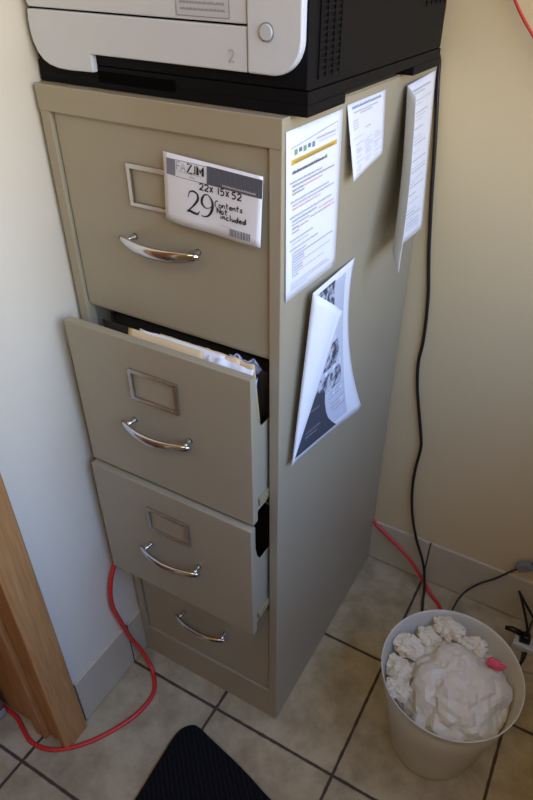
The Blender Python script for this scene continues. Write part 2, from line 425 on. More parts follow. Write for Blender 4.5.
# ---------------------------------------------------------------- papers in the second drawer
def leaning_sheet(name, x0, x1, ztop, zbot, ytop, ybot, mt, label, cat, group, amp=.004, seed=0, wav=14, jag=.0, flop=.0):
    def S(u, v):
        x = x0 + (x1 - x0) * u
        e = noise.noise(Vector((u * 3 + seed, v * 2, seed))) * amp * 2
        z = zbot + (ztop - zbot) * v + (jag * v * noise.noise(Vector((u * 5 + seed * 3, 0, 3))) if jag else 0)
        y = ybot + (ytop - ybot) * v * v + e
        if flop and v > .8:
            k = (v - .8) / .2; y += flop * k * k; z -= flop * .35 * k * k
        return (x, y, z)
    m = MB(); m.sheet(S, wav, 12, mt, .0008); o = m.build(name)
    return tag(o, label, cat, group)
g = 'papers packed in the second drawer'
leaning_sheet('manila_folder', -.262, -.12, .981, .715, -.029, -.014, 'manila', 'manila folder lying furthest left in the open second drawer', 'folder', g, .0006, 1, jag=.002, flop=.014)
leaning_sheet('manila_folder', -.205, -.060, .984, .715, -.023, -.008, 'manila', 'manila folder with a raised edge behind the front one in the second drawer', 'folder', g, .0006, 2, jag=.004, flop=.014)
leaning_sheet('paper_sheet', -.242, -.085, .984, .715, -.026, -.011, 'paper', 'white sheet sticking up between manila folders in the second drawer', 'paper', g, .0006, 9, jag=.003, flop=.014)
leaning_sheet('manila_folder', -.150, -.036, .978, .715, -.010, .010, 'manila', 'manila folder at the right of the open second drawer, behind crumpled sheets', 'folder', g, .003, 5, jag=.006)
leaning_sheet('paper_sheet', -.110, -.032, .980, .80, -.030, -.024, 'paper', 'curled white sheet at the right front of the open second drawer', 'paper', g, .003, 13, 20, jag=.008, flop=.012)
leaning_sheet('paper_sheet', -.085, -.040, .975, .92, -.002, .026, 'paper_blue', 'bluish white sheet at the right back corner of the second drawer', 'paper', g, .006, 17, 20, jag=.012)
for i in range(5):  # added dark sheets that stand in for the shade inside the drawer
    leaning_sheet('shade_sheet', -.350, -.030, .952 - .002 * i, .715, .017 + .03 * i, .024 + .03 * i, 'drawer_shade', 'dark sheet added behind the papers to shade the second drawer', 'folder', 'dark sheets added to shade the second drawer', .002, 40 + i)
# sheet spilling over the low drawer side
def S(u, v):
    y = -.034 + (.013 * (1 - v) + .002) * u; z = .965 - .13 * v * (0.6 + .5 * u)
    return (-.0262 + .002 * sin(v * 4 + u * 3) + .004 * (v > .8) * 0, y + .004 * noise.noise(Vector((v * 4, 1, 2))), z)
m = MB(); m.sheet(S, 8, 14, 'paper_blue', .0006)
tag(m.build('paper_sheet'), 'pale blue crumpled sheet edge showing at the right side of the second drawer', 'paper', g)

# ---------------------------------------------------------------- handwriting strokes
G = {
 '2': [[(0, .78), (.15, .97), (.4, 1), (.62, .85), (.55, .55), (.25, .25), (0, .02), (.3, .06), (.7, 0)]],
 '5': [[(.62, 1), (.15, .98), (.08, .6), (.4, .62), (.62, .42), (.5, .1), (.2, 0), (0, .1)]],
 '1': [[(.2, 1), (.22, 0)]],
 'X': [[(0, .8), (.25, .4), (.55, .05)], [(.55, .85), (.25, .4), (.05, 0)]],
 'C': [[(.55, .95), (.25, 1), (0, .6), (0, .25), (.15, 0)]],
 'o': [[(.3, .5), (.05, .35), (.1, .05), (.4, 0), (.55, .3), (.3, .5)]],
 'n': [[(0, .5), (.05, 0), (.1, .35), (.35, .5), (.45, .3), (.5, 0)]],
 't': [[(.25, .95), (.2, .1), (.4, 0)], [(0, .6), (.5, .62)]],
 'e': [[(.05, .25), (.5, .3), (.35, .5), (.1, .4), (.05, .1), (.3, 0), (.55, .1)]],
 's': [[(.45, .5), (.15, .45), (.15, .3), (.4, .2), (.3, 0), (0, .03)]],
 'N': [[(0, 0), (.0, .95)], [(0, .95), (.6, .05)], [(.6, 0), (.65, 1)]],
 'i': [[(.1, .5), (.12, 0)], [(.1, .75), (.13, .68)]],
 'c': [[(.45, .45), (.2, .5), (.05, .25), (.2, 0), (.5, .05)]],
 'l': [[(.1, 1), (.12, 0)]],
 'u': [[(0, .5), (.05, .1), (.3, 0), (.45, .45), (.5, 0)]],
 'd': [[(.4, .45), (.1, .4), (.05, .05), (.35, .05), (.5, 1), (.5, 0)]],
 'F': [[(0, 0), (0, 1), (.6, 1)], [(0, .52), (.5, .52)]],
 'A': [[(0, 0), (.35, 1), (.7, 0)], [(.15, .35), (.55, .35)]],
 'Z': [[(0, 1), (.65, 1), (0, 0), (.7, 0)]],
 'M': [[(0, 0), (0, 1), (.38, .35), (.75, 1), (.75, 0)]],
}
def write(m, f, text, u, v, hh, adv, w, mt, asp, slope=0.0, e=.0006, jit=.03):
    rnd = random.Random(len(text) * 7 + int(u * 100))
    for ch in text:
        if ch == ' ': u += adv * .8 * hh / asp; continue
        for st in G[ch]:
            pts = [(u + (x + rnd.uniform(-jit, jit)) * hh / asp, v + (y + rnd.uniform(-jit, jit)) * hh) for x, y in st]
            q = spline([(a, b, 0) for a, b in pts], 3) if ch not in 'XNFAZMtil1' else [Vector((a, b, 0)) for a, b in pts]
            m.ribbon(f, [(p.x, p.y) for p in q], w, mt, e, asp)
        u += adv * hh / asp * (.62 if ch in '1il' else 1); v += slope * hh
    return u
def words(m, f, u0, u1, v, h, mt, asp, w=None, seed=0, fill=.95, e=.0006):
    """a line of illegibly small print: short runs of tiny zigzag strokes"""
    rnd = random.Random(seed * 13 + int(v * 1000)); u = u0; w = w or h * .32
    while u < u0 + (u1 - u0) * fill:
        ln = rnd.uniform(2.5, 8) * h / asp * .55; ln = min(ln, u1 - u)
        n = max(2, int(ln / (h / asp * .28)))
        pts = [(u + ln * i / n, v + (h * rnd.uniform(.55, 1.0) if i % 2 else 0)) for i in range(n + 1)]
        m.ribbon(f, pts, w, mt, e, asp); u += ln + h / asp * .55

# ---------------------------------------------------------------- lot card on the top drawer
TL, TR, BL, BR = (-.169, -.0048, 1.2505), (-.0195, -.0105, 1.2440), (-.174, -.0055, 1.1625), (-.0245, -.0095, 1.1560)
def S(u, v):
    p = lerp(lerp(BL, BR, u), lerp(TL, TR, u), v); p.y -= .003 * sin(u * pi) * (1 - v) + .0015 * sin(u * 9) * (1 - v); return p
m = MB(); f = m.sheet(S, 20, 8, 'paper', .0005); A = 146 / 88
m.keep = True
m.patch(f, .035, .70, .13, .93, 'bar_mid', n=3)
m.patch(f, .46, .70, 1.0, .955, 'bar_dark', n=6)
for i in range(44):
    m.ribbon(f, [(.465 + i * .0122, .705), (.465 + i * .0122, .95)], .006, 'bar_mid', .00045, A)
for a in (((.13, .93), (.46, .94)), ((.13, .70), (.46, .70)), ((.46, .70), (.46, .94))): m.ribbon(f, a, .008, 'ink_grey', .0005, A)
write(m, f, 'F', .145, .80, .11, .8, .016, 'ink_pale', A, jit=0); write(m, f, 'A', .192, .80, .11, .8, .016, 'ink_pale', A, jit=0)
write(m, f, 'Z', .258, .795, .12, .8, .026, 'ink', A, jit=0); write(m, f, 'M', .365, .795, .12, .8, .044, 'ink', A, jit=0)
m.ribbon(f, [(.318, .80), (.338, .81), (.338, .915)], .018, 'ink', .0006, A)
words(m, f, .15, .44, .775, .018, 'ink_pale', A); words(m, f, .28, .34, .73, .02, 'ink_grey', A)
words(m, f, .62, .94, .735, .024, 'paper', A, w=.01, seed=4, e=.0009)
write(m, f, '22X', .385, .60, .092, .95, .02, 'ink', A, .02); write(m, f, '15X', .565, .60, .095, .95, .02, 'ink', A, .02); write(m, f, '52', .715, .60, .09, 1.0, .02, 'ink', A, .02)
write(m, f, 'Contents', .545, .42, .088, .68, .015, 'ink', A, .03)
write(m, f, 'Not', .565, .335, .085, .78, .018, 'ink', A, .02)
write(m, f, 'included', .60, .265, .085, .72, .017, 'ink', A, .03)
def numeral(strokes):
    for pts, ws in strokes:
        P = spline([(a + .02, .235 + (b - .235) * .84, 0) for a, b in pts], 6); n = len(P) - 1; k = len(ws) - 1
        wl = []
        for i in range(n + 1):
            x = i / n * k; j = min(int(x), k - 1); wl.append(ws[j] + (ws[j + 1] - ws[j]) * (x - j))
        m.ribbon(f, [(p.x, p.y) for p in P], wl, 'ink', .0006, A)
numeral([([(.247, .49), (.262, .585), (.30, .615), (.342, .58), (.348, .50), (.325, .42), (.285, .33), (.238, .245)], [.012, .018, .026, .03, .04, .036, .022, .012]),
         ([(.238, .245), (.262, .262), (.30, .245), (.345, .24), (.365, .30)], [.03, .04, .04, .03, .008]),
         ([(.455, .39), (.425, .385), (.392, .44), (.390, .52), (.415, .60), (.45, .615), (.487, .55), (.50, .45), (.485, .34), (.455, .26), (.415, .225), (.385, .235)], [.01, .018, .036, .040, .022, .014, .03, .042, .04, .028, .016, .014]),
         ([(.455, .39), (.475, .41), (.488, .44)], [.01, .012, .014])])
rnd = random.Random(3); u = .70
while u < .915:
    ww = rnd.choice([.006, .010, .016]); m.ribbon(f, [(u, .055), (u, .165)], ww, 'ink_grey', .0005, A); u += ww / A + rnd.choice([.004, .008])
m.ribbon(f, [(.60, .175), (.70, .17)], .005, 'ink_pale', .0005, A)
tag(m.build('lot_card'), 'white auction lot card with large number 29 and handwriting on top drawer', 'card')

# ---------------------------------------------------------------- sheets on the cabinet side (x = 0 face)
E = .0014
TL, TR, BL, BR = (E, .006, 1.2925), (E, .159, 1.2925), (E + .001, .010, 1.0775), (E + .004, .156, 1.0765)
def S(u, v): return lerp(lerp(BL, BR, u), lerp(TL, TR, u), v)
m = MB(); m.keep = True; f = m.sheet(S, 10, 14, 'paper'); A = 153 / 216
m.ribbon(f, [(.07, .905), (.90, .945), (.90, .90)], .003, 'ink_grey', .0005, A)
for i, mt in enumerate(['ink_green', 'ink_grey', 'ink_green', 'ink_grey', 'ink_mid']): m.patch(f, .13 + i * .075, .862 + .008 * (i % 2), .18 + i * .075, .892, mt, n=1)
words(m, f, .50, .88, .895, .011, 'ink_grey', A, seed=1); words(m, f, .55, .86, .875, .008, 'ink_pale', A, seed=2)
m.patch(f, .08, .815, .90, .842, 'highlight', .0003, n=4)
words(m, f, .14, .84, .821, .013, 'ink_grey', A, seed=3, e=.0007)
words(m, f, .10, .74, .765, .02, 'ink', A, seed=4, w=.008)
rows = [(.06, .62, .715, 'ink_blue'), (.10, .90, .692, 'ink'), (.10, .28, .668, 'ink'), (.28, .66, .668, 'ink_red'), (.10, .30, .648, 'ink'),
        (.07, .80, .605, 'ink_blue'), (.10, .88, .582, 'ink_grey'), (.10, .62, .560, 'ink_red'),
        (.06, .86, .515, 'ink_blue'), (.10, .55, .490, 'ink'), (.58, .88, .480, 'ink_red'), (.10, .40, .468, 'ink_grey'), (.42, .72, .455, 'ink_grey'),
        (.72, .90, .455, 'ink_red'), (.10, .20, .445, 'ink'), (.20, .40, .440, 'ink_red'), (.10, .22, .420, 'ink_grey'),
        (.06, .48, .375, 'ink_grey'), (.10, .40, .350, 'ink_pale'), (.06, .58, .318, 'ink_grey'), (.14, .36, .29, 'ink_grey'), (.14, .9, .268, 'ink_grey'),
        (.14, .32, .25, 'ink_grey'), (.14, .32, .232, 'ink_grey'), (.14, .88, .212, 'ink_pale'), (.14, .3, .194, 'ink_grey'), (.14, .3, .176, 'ink_grey'), (.14, .72, .158, 'ink_pale'),
        (.14, .22, .14, 'ink_grey'), (.08, .84, .095, 'ink_pale'), (.08, .88, .078, 'ink_pale'), (.08, .4, .06, 'ink_pale')]
for i, (a, b, v, mt) in enumerate(rows): words(m, f, a, b, v, .012, mt, A, seed=i + 10)
m.ribbon(f, [(.12, .30), (.12, .135)], .004, 'ink_grey', .0005, A)
tag(m.build('notice_sheet'), 'white printed notice with an orange-yellow bar near its top on cabinet side', 'notice')

TL, TR, BL, BR = (E, .172, 1.2945), (E, .308, 1.2945), (E + .012, .176, 1.197), (E + .002, .318, 1.2025)
def S(u, v):
    p = lerp(lerp(BL, BR, u), lerp(TL, TR, u), v); p.x += .004 * (1 - v) * (1 - u) ** 2; return p
m = MB(); m.keep = True; f = m.sheet(S, 10, 12, 'paper'); A = 1.4
words(m, f, .10, .88, .925, .04, 'ink_mid', A, seed=31, w=.016); words(m, f, .14, .80, .865, .022, 'ink_grey', A, seed=32); words(m, f, .30, .62, .83, .02, 'ink_grey', A, seed=33)
for i in range(4): words(m, f, .10, .24, .76 - i * .035, .02, 'ink_pale', A, seed=34 + i)
words(m, f, .42, .58, .60, .022, 'ink_blue', A, seed=40); words(m, f, .08, .36, .53, .018, 'ink_pale', A, seed=41)
rnd = random.Random(5)
for i in range(11):
    for j in range(3):
        if rnd.random() < .75:
            a = .10 + j * .28 + rnd.uniform(0, .05); words(m, f, a, a + rnd.uniform(.1, .24), .44 - i * .035, .018, rnd.choice(['ink_pale', 'ink_pale', 'ink_mid']), A, seed=50 + i * 3 + j)
tag(m.build('notice_sheet'), 'small white sheet with a blue heading on cabinet side, between two larger papers', 'notice')

# folded sheet near the back edge of the side
TLp, TRp, BRp, BLp = (.008, .385, 1.290), (E, .546, 1.293), (.030, .503, 1.028), (.030, .343, 1.036)
def S(u, v):
    p = lerp(lerp(BLp, BRp, u), lerp(TLp, TRp, u), v); p.x += .004 * sin(pi * v) * (1 - u); return p
m = MB(); m.keep = True; f = m.sheet(S, 10, 20, 'paper'); A = .15 / .265
words(m, f, .16, .80, .945, .012, 'ink_grey', A, seed=60); words(m, f, .2, .6, .925, .01, 'ink_grey', A, seed=61)
rnd = random.Random(8); v = .88
while v > .06:
    words(m, f, .12 + rnd.uniform(0, .2), rnd.uniform(.5, .9), v, .009, rnd.choice(['ink_pale', 'ink_grey', 'ink_pale']), A, seed=int(v * 500)); v -= rnd.choice([.022, .022, .05])
FT, FB = (.030, .368, 1.278), (.068, .272, 1.034)
def S2(u, v):
    a = lerp(S(0, v), lerp(FB, FT, v), u); a.x += .004 * sin(pi * v) * u; return a
m.sheet(S2, 8, 20, 'paper')
tag(m.build('folded_sheet'), 'long white sheet near cabinet back edge, left side curled over and shaded', 'paper')

# poster with its upper left corner folded over
T_, Rm, BR_, BL_, P_, TLf = (.0016, .243, 1.057), (.010, .227, .913), (.025, .288, .732), (.012, .022, .782), (.014, .068, 1.070), (.036, .125, 1.022)
def right(v):
    a, b, c = Vector(BR_), Vector(Rm), Vector(T_); b = 2 * b - .5 * a - .5 * c
    return a * (1 - v) ** 2 + b * 2 * v * (1 - v) + c * v * v
def S(u, v):
    p = lerp(lerp(BL_, P_, v), right(v), u); p.x += .010 * sin(pi * u) * sin(pi * v) - .002 * sin(pi * u) * (1 - v); return p
m = MB(); m.keep = True; f = m.sheet(S, 16, 20, 'paper')
def area(poly, mt, e=.0004, n=12):
    """fills between a left curve and a right curve given as lists of (v, u_left, u_right)"""
    for (va, la, ra), (vb, lb, rb) in zip(poly, poly[1:]):
        k = 5; A_ = [m.bm.verts.new(f(la + (ra - la) * i / k, va, e)) for i in range(k + 1)]; B_ = [m.bm.verts.new(f(lb + (rb - lb) * i / k, vb, e)) for i in range(k + 1)]
        for i in range(k): m.face([A_[i], A_[i + 1], B_[i + 1], B_[i]], mt)
area([(.06 + .09 * i, .02, .78) for i in range(11)], 'poster_grey', .0003)
area([(.97, .02, .50), (.90, .02, .50), (.82, .02, .50), (.76, .05, .66), (.72, .1, .66)], 'photo', .0005)
area([(.62, .25, .62), (.55, .2, .66), (.48, .2, .58)], 'photo', .0005)
area([(.45, .20, .66), (.42, .15, .70), (.37, .15, .72), (.33, .3, .66)], 'photo', .0005)
area([(.035, .015, .60), (.08, .015, .54), (.14, .015, .47), (.20, .015, .43), (.27, .015, .40), (.34, .015, .39), (.37, .03, .36)], 'poster_dark', .0006)
for i, (a, b, v) in enumerate([(.46, .74, .30), (.46, .70, .27), (.5, .76, .22), (.5, .7, .19), (.55, .76, .16)]): words(m, f, a, b, v, .009, 'ink_grey', 1, seed=70 + i, e=.0008)
for i, (a, b, v) in enumerate([(.12, .32, .28), (.14, .34, .15), (.14, .3, .12)]): words(m, f, a, b, v, .013, 'ink_pale', 1, seed=80 + i, e=.0009)
for i in range(12): words(m, f, .46, .76, .93 - i * .018, .006, 'ink_pale', 1, seed=90 + i, e=.0008)
def S3(u, v):                                   # v along the fold from the bottom tip, u across to the free corner
    a = lerp(BL_, P_, v); b = lerp(BL_, TLf, v); p = a.lerp(b, u)
    p.x += .010 * sin(pi * min(1, u * 1.1)) * v * (1 - u * .3) + .0012; p.y -= .002 * sin(pi * u) * v; return p
m.sheet(S3, 10, 20, 'paper')
tag(m.build('flyer'), 'large grey and black printed flyer low on cabinet side, white corner folded over', 'flyer')

# ---------------------------------------------------------------- printer
PX0, PX1, PY0, PY1, PZ = -.3835, .0225, .0165, .487, H + .0004
pr = empty('printer', ((PX0 + PX1) / 2, (PY0 + PY1) / 2, PZ), 'black office printer with white front panels on top of the filing cabinet', 'printer')
po = Vector((-(PX0 + PX1) / 2, -(PY0 + PY1) / 2, -PZ))
def pp(m, name, parent=None, **k):
    if parent: return m.build(name, parent, **k)
    return m.build(name, pr, loc=po, **k)
m = MB(); m.box(PX0 + .0006, PX1 - .0008, PY0 + .0005, PY1 - .001, PZ + .026, PZ + .262, 'black'); body = pp(m, 'printer_body', bevel=.003, seg=3)
m = MB(); m.box(PX0 + .0004, PX1 - .0004, PY0 + .0003, PY1 - .0004, PZ + .0125, PZ + .0258, 'black'); pp(m, 'base_plate', bevel=.0006)
m = MB(); m.box(PX0, PX1, PY0, PY0 + .1, PZ, PZ + .0125, 'black'); pp(m, 'foot', bevel=.0006)
m = MB(); m.box(PX0, PX1, PY1 - .125, PY1, PZ, PZ + .0125, 'black'); pp(m, 'foot', bevel=.0006)
m = MB(); m.box(PX0 + .004, PX1 - .005, PY0 + .004, PY1 - .06, PZ + .262, PZ + .30, 'black'); pp(m, 'scanner_lid', bevel=.008, seg=3)
# lower white front with rounded left corner and the finger notch
zt_, zb_ = 1.3915, 1.3262
L_ = [(-.0505, zt_), (-.3765, zt_), (-.3785, 1.380), (-.3785, 1.366)] + [(x, z) for x, z in [(-.3765, 1.354), (-.3715, 1.343), (-.364, 1.335), (-.354, 1.330), (-.340, 1.327), (-.320, zb_)]] + [(-.2795, zb_ + .001), (-.2795, 1.3475), (-.0505, 1.3475)]
m = MB(); m.prism(L_, .0085, .018, 'white_plastic', 'Y'); fr = pp(m, 'paper_tray', bevel=.0015)
m = MB(); m.box(-.2795, -.27, -.0025, .014, zb_ + .002, 1.347, 'white_plastic'); 
nub = [(.0, 1.0)]
m.bm.free()
# raised numeral 2 on the tray
m = MB(); m.keep = True
base = lambda u, v, e: Vector((-.0735 + u * .01, -.0083 * -1 - e, 1.3565 + v * .012))
P = spline([(x, y, 0) for x, y in G['2'][0]], 3)
m.ribbon(base, [(p.x, p.y) for p in P], .16, 'number_grey', .0007, .8)
pp(m, 'tray_number', fr) if False else m.build('tray_number', fr)
# upper white door
m = MB(); m.prism([(-.0505, zt_ + .0022), (-.3745, zt_ + .0022), (-.3765, zt_ + .006), (-.3765, PZ + .235), (-.37, PZ + .243), (-.0505, PZ + .243)], .0095, .018, 'white_plastic', 'Y'); ud = pp(m, 'front_door', bevel=.0015)
m = MB(); m.keep = True
lab = lambda u, v, e: Vector((-.142 + u * .07, +.0093 - e, 1.3975 + v * .028))
m.patch(lab, 0, 0, 1, 1, 'white_plastic2', .0003, 2)
for a in (((0, 0), (1, 0)), ((0, 0), (0, 1)), ((1, 0), (1, 1)), ((0, 1), (1, 1))): m.ribbon(lab, a, .03, 'grey_print', .0006, 2.5)
for v in (.2, .42, .64, .82): words(m, lab, .08, .92, v, .10, 'ink_grey', 2.5, seed=int(v * 90), e=.0006)
m.build('door_label', ud)
# right white panel with the button
R_ = [(-.0485, PZ + .243), (-.0485, 1.3475), (-.018, 1.3475)] + arc(-.018, 1.3475 + .036, .036, -90, 0, 10)[1:] + [(.018, PZ + .235), (.012, PZ + .243)]
m = MB(); m.prism(R_, .006, .018, 'white_plastic', 'Y'); rp = pp(m, 'side_panel', bevel=.0025, seg=3)
m = MB()
m.tube([(-.0235, .0062, 1.3885), (-.0235, .0045, 1.3885)], .0092, 'grey_print', 24); 
m.tube([(-.0235, .0062, 1.3885), (-.0235, .0030, 1.3885), (-.0235, .0024, 1.3885)], [.0078, .0078, .0070], 'white_plastic2', 24)
m.build('power_button', rp)
m = MB(); m.box(-.278, -.158, PY0 - .0012, PY0 + .004, PZ + .008, PZ + .0205, 'recess_shade'); pp(m, 'finger_slot', bevel=.0005)  # flat dark block, its colour gives the shade of the slot
# side vents
def vent(y0, y1, z0, z1, ny, pz):
    m = MB(); x = PX1 - .0016
    m.box(x - .001, x + .0006, y0, y1, z0, z1, 'recess_shade')
    n = int((z1 - z0) / pz)
    for i in range(n + 1): m.box(x, x + .0022, y0, y1, z0 + i * pz, z0 + i * pz + pz * .45, 'black')
    for j in range(ny + 1):
        y = y0 + (y1 - y0) * j / ny; m.box(x, x + .0028, y - .0014, y + .0014, z0, z1, 'black')
    pp(m, 'side_vent')
vent(.040, .092, PZ + .036, PZ + .235, 3, .0062)
vent(.385, .470, PZ + .088, PZ + .235, 4, .0062)

# ---------------------------------------------------------------- cables
def cable(name, pts, r, mt, label, cat, k=8):
    m = MB(); m.tube(spline(pts, k), r, mt, 8); return tag(m.build(name), label, cat)
cable('network_cable', [(-.70, -.31, .0052), (-.62, -.292, .0052), (-.565, -.2875, .0052), (-.525, -.290, .0052), (-.49, -.302, .0052), (-.45, -.313, .0052), (-.40, -.303, .0052), (-.35, -.262, .0045),
      (-.312, -.205, .0045), (-.288, -.145, .0045), (-.288, -.088, .0045), (-.325, -.047, .010), (-.355, -.040, .055), (-.371, -.052, .12), (-.3765, -.066, .20), (-.3775, -.076, .27),
      (-.376, -.068, .335), (-.380, -.040, .375), (-.3845, .0, .385), (-.3842, .06, .36), (-.3842, .3, .21), (-.384, .50, .162), (-.37, .5575, .160),
      (-.2, .5585, .156), (-.02, .5585, .152), (.015, .553, .140), (.07, .545, .112), (.12, .538, .082), (.165, .528, .042), (.205, .512, .008), (.245, .48, .0052), (.28, .42, .0052), (.31, .36, .0052), (.34, .31, .0052), (.36, .285, .0052)], .0050, 'red_cable',
      'red cable looping over the floor tiles past the door frame and behind the cabinet', 'cable')
cable('network_cable', [(.05, .558, 1.50), (.08, .553, 1.455), (.113, .548, 1.4), (.155, .544, 1.352), (.23, .540, 1.28), (.34, .544, 1.22), (.45, .556, 1.19)], .0027, 'orange_cable',
      'orange-red cable crossing the back wall in the top right corner', 'cable')
cable('hanging_cable', [(-.03, .495, 1.345), (-.012, .53, 1.335), (.0, .555, 1.312), (.004, .5585, 1.27), (.014, .5582, 1.18), (.024, .5582, 1.07), (.036, .558, .96), (.050, .557, .86), (.055, .557, .76), (.052, .557, .70),
      (.058, .557, .64), (.070, .557, .58), (.088, .556, .50), (.094, .555, .46), (.090, .555, .39), (.092, .554, .32), (.104, .552, .24), (.128, .547, .16), (.165, .530, .09), (.185, .505, .035), (.195, .475, .006), (.215, .42, .004), (.26, .36, .004), (.34, .33, .004), (.43, .36, .004), (.47, .42, .004), (.478, .455, .012)], .0037, 'black_cable',
      'black power cord hanging down the back wall from the printer', 'cord')
m = MB(); m.tube(spline([(.36, .40, .004), (.30, .43, .004), (.275, .47, .010), (.285, .515, .05), (.315, .537, .09), (.35, .546, .125), (.378, .549, .165), (.394, .549, .190)]), .0028, 'grey_cable', 8)
m.tube(spline([(.424, .550, .226), (.445, .551, .240), (.475, .552, .245), (.53, .552, .235), (.60, .552, .20)]), .0030, 'black_cable', 8)
gc = tag(m.build('extension_lead'), 'thin dark cord with a grey connector by the back wall baseboard', 'cord')
m = MB(); m.box(-.019, .019, -.009, .009, -.012, .012, 'grey_plug'); m.tube([(-.019, 0, 0), (-.028, 0, 0)], [.006, .004], 'grey_plug', 10); m.tube([(.019, 0, 0), (.026, 0, 0)], [.006, .004], 'grey_plug', 10)
o = m.build('connector', gc, bevel=.003); o.location = (.409, .5495, .208); o.rotation_euler = (0, radians(-38), 0)
cable('thin_cable', [(.43, .415, .003), (.455, .41, .0028), (.49, .408, .0028), (.54, .42, .0028), (.62, .46, .0028)], .0022, 'pale_cable', 'thin pale cable on the floor tiles right of the waste bin', 'cable')

# power strip and the two plugs in it
ps = empty('power_strip', (.56, .478, 0), 'white power strip on the floor behind the waste bin', 'power strip')
m = MB(); m.box(-.120, .14, -.018, .018, .0005, .022, 'white_plastic'); m.build('housing', ps, bevel=.004)
m = MB(); m.box(.118, .132, -.008, .008, .022, .025, 'black_gloss'); m.build('switch', ps, bevel=.001)
def plug(x, y, rz, pts, label):
    e = empty('plug', (x, y, .0222), label, 'plug', 'plugs in the power strip')
    m = MB(); m.prism([(-.014, 0), (.014, 0), (.012, .018), (.007, .026), (-.007, .026), (-.012, .018)], -.011, .011, 'black_gloss', 'Y'); b = m.build('plug_body', e, bevel=.003); b.rotation_euler = (0, 0, rz)
    m = MB(); m.tube(spline(pts), .0034, 'black_cable', 8); m.build('plug_cord', e)
plug(.466, .480, .1, [(0, 0, .022), (-.004, .004, .045), (-.026, .024, .085), (-.046, .040, .115), (-.050, .044, .118), (-.045, .045, .110), (-.01, .046, .06), (.03, .047, .01), (.06, .047, -.022)], 'black plug nearest the waste bin, its cord looping up')
plug(.505, .480, -.1, [(0, 0, .022), (.01, .01, .05), (.03, .03, .075), (.06, .045, .06), (.10, .05, .0), (.12, .05, -.025)], 'black plug at the right edge of the photo in the power strip')
m = MB(); m.tube([(.412, .478, .044), (.43, .480, .046), (.452, .482, .042)], [.005, .008, .008], 'black_gloss', 10)
tag(m.build('adapter_plug'), 'black angled plug lying on the power strip end behind the bin', 'plug', 'plugs in the power strip')

# ---------------------------------------------------------------- waste bin
BX, BY, BH = .332, .137, .280
bn = empty('waste_bin', (BX, BY, 0), 'white translucent plastic waste bin full of crumpled paper', 'waste bin')
m = MB()
rb, rt = .094, .1425
outer = [(.02, .0015), (rb - .006, .0012), (rb - .001, .004), (rb + .0005, .010)]
for i in range(1, 11):
    z = .010 + (BH - .014) * i / 10; outer.append((rb + (rt - rb) * (z / BH) ** 1.05, z))
outer += [(rt + .0006, BH - .003), (rt + .0010, BH - .0005), (rt + .0002, BH + .0006), (rt - .001, BH)]
inner = [(rt - .0022, BH - .006)] + [(rb + (rt - rb) * (z / BH) ** 1.05 - .0022, z) for z in [BH * .8, BH * .6, BH * .4, BH * .2, .02]] + [(rb - .006, .005), (.02, .004)]
m.lathe(outer + inner, 'bin', 64, closed=True)
bo = m.build('bin_body', bn)
def inner_r(z): return rb + (rt - rb) * (z / BH) ** 1.05 - .004

def crumple(name, loc, r, mt, label, cat, group, seed, sq=(1, 1, .8), amp=.45, sub=4, fr=1.5):
    bm = bmesh.new(); bmesh.ops.create_icosphere(bm, subdivisions=sub, radius=1)
    for v in bm.verts:
        p = v.co.normalized(); q = p * fr + Vector((seed * 3.1, seed * 1.7, -seed))
        a = abs(noise.noise(q)) * 1.2; b = abs(noise.noise(q * 2.3)) * .6; c = abs(noise.noise(q * 5.1)) * .28
        d = noise.noise(q * .7) * .5
        rr = 1 - amp * (1.0 - min(1, 1.4 * (a + b + c))) * .8 + d * amp * .5
        w = Vector((noise.noise(q + Vector((9, 0, 0))), noise.noise(q + Vector((0, 9, 0))), noise.noise(q + Vector((0, 0, 9))))) * amp * .35
        v.co = Vector(((p.x * rr + w.x) * r * sq[0], (p.y * rr + w.y) * r * sq[1], (p.z * rr + w.z) * r * sq[2]))
    for f_ in bm.faces: f_.smooth = False
    # keep the wad inside the tapering bin
    L0 = Vector(loc)
    for v in bm.verts:
        q = v.co + L0; dx, dy = q.x - BX, q.y - BY; d = math.hypot(dx, dy); lim = inner_r(max(.02, min(q.z, BH))) - .001
        if q.z < BH + .01 and d > lim:
            v.co.x -= dx * (1 - lim / d); v.co.y -= dy * (1 - lim / d)
    me = bpy.data.meshes.new(name); bm.to_mesh(me); bm.free(); me.materials.append(M[mt])
    o = bpy.data.objects.new(name, me); C.objects.link(o); o.location = loc
    return tag(o, label, cat, group)
g = 'crumpled rubbish in the waste bin'
crumple('crumpled_bag', (BX + .020, BY + .010, .160), .155, 'bag', 'largest crumpled sheet of thin white plastic filling the waste bin', 'rubbish', g, 1, (.90, .88, .83), .17, 5, 1.7)
wads = [((BX - .034, BY + .100, .266), .030, 'crumpled white tissue highest up at the back of the waste bin'),
        ((BX - .102, BY + .030, .248), .030, 'crumpled cream tissue at the left rim of the waste bin'),
        ((BX - .102, BY - .016, .228), .030, 'small cream tissue wad low at the left inside the bin'),
        ((BX - .068, BY + .074, .246), .026, 'crumpled tissue at the back left of the bin, below the highest one'),
        ((BX + .026, BY + .094, .258), .024, 'crumpled tissue at the back of the bin, beside the pink scrap'),
        ((BX - .086, BY - .058, .224), .026, 'crumpled tissue at the front left of the bin behind the rim')]
for i, (l, r, lb) in enumerate(wads): crumple('crumpled_tissue', l, r, 'tissue', lb, 'tissue', g, i + 3, (1.2, 1.02, .78), .56, 4, 1.25)
crumple('pink_paper', (BX + .076, BY + .074, .256), .017, 'pink', 'small pink paper scrap among white rubbish in the waste bin', 'rubbish', g, 30, (1.3, .7, .6), .5, 3)
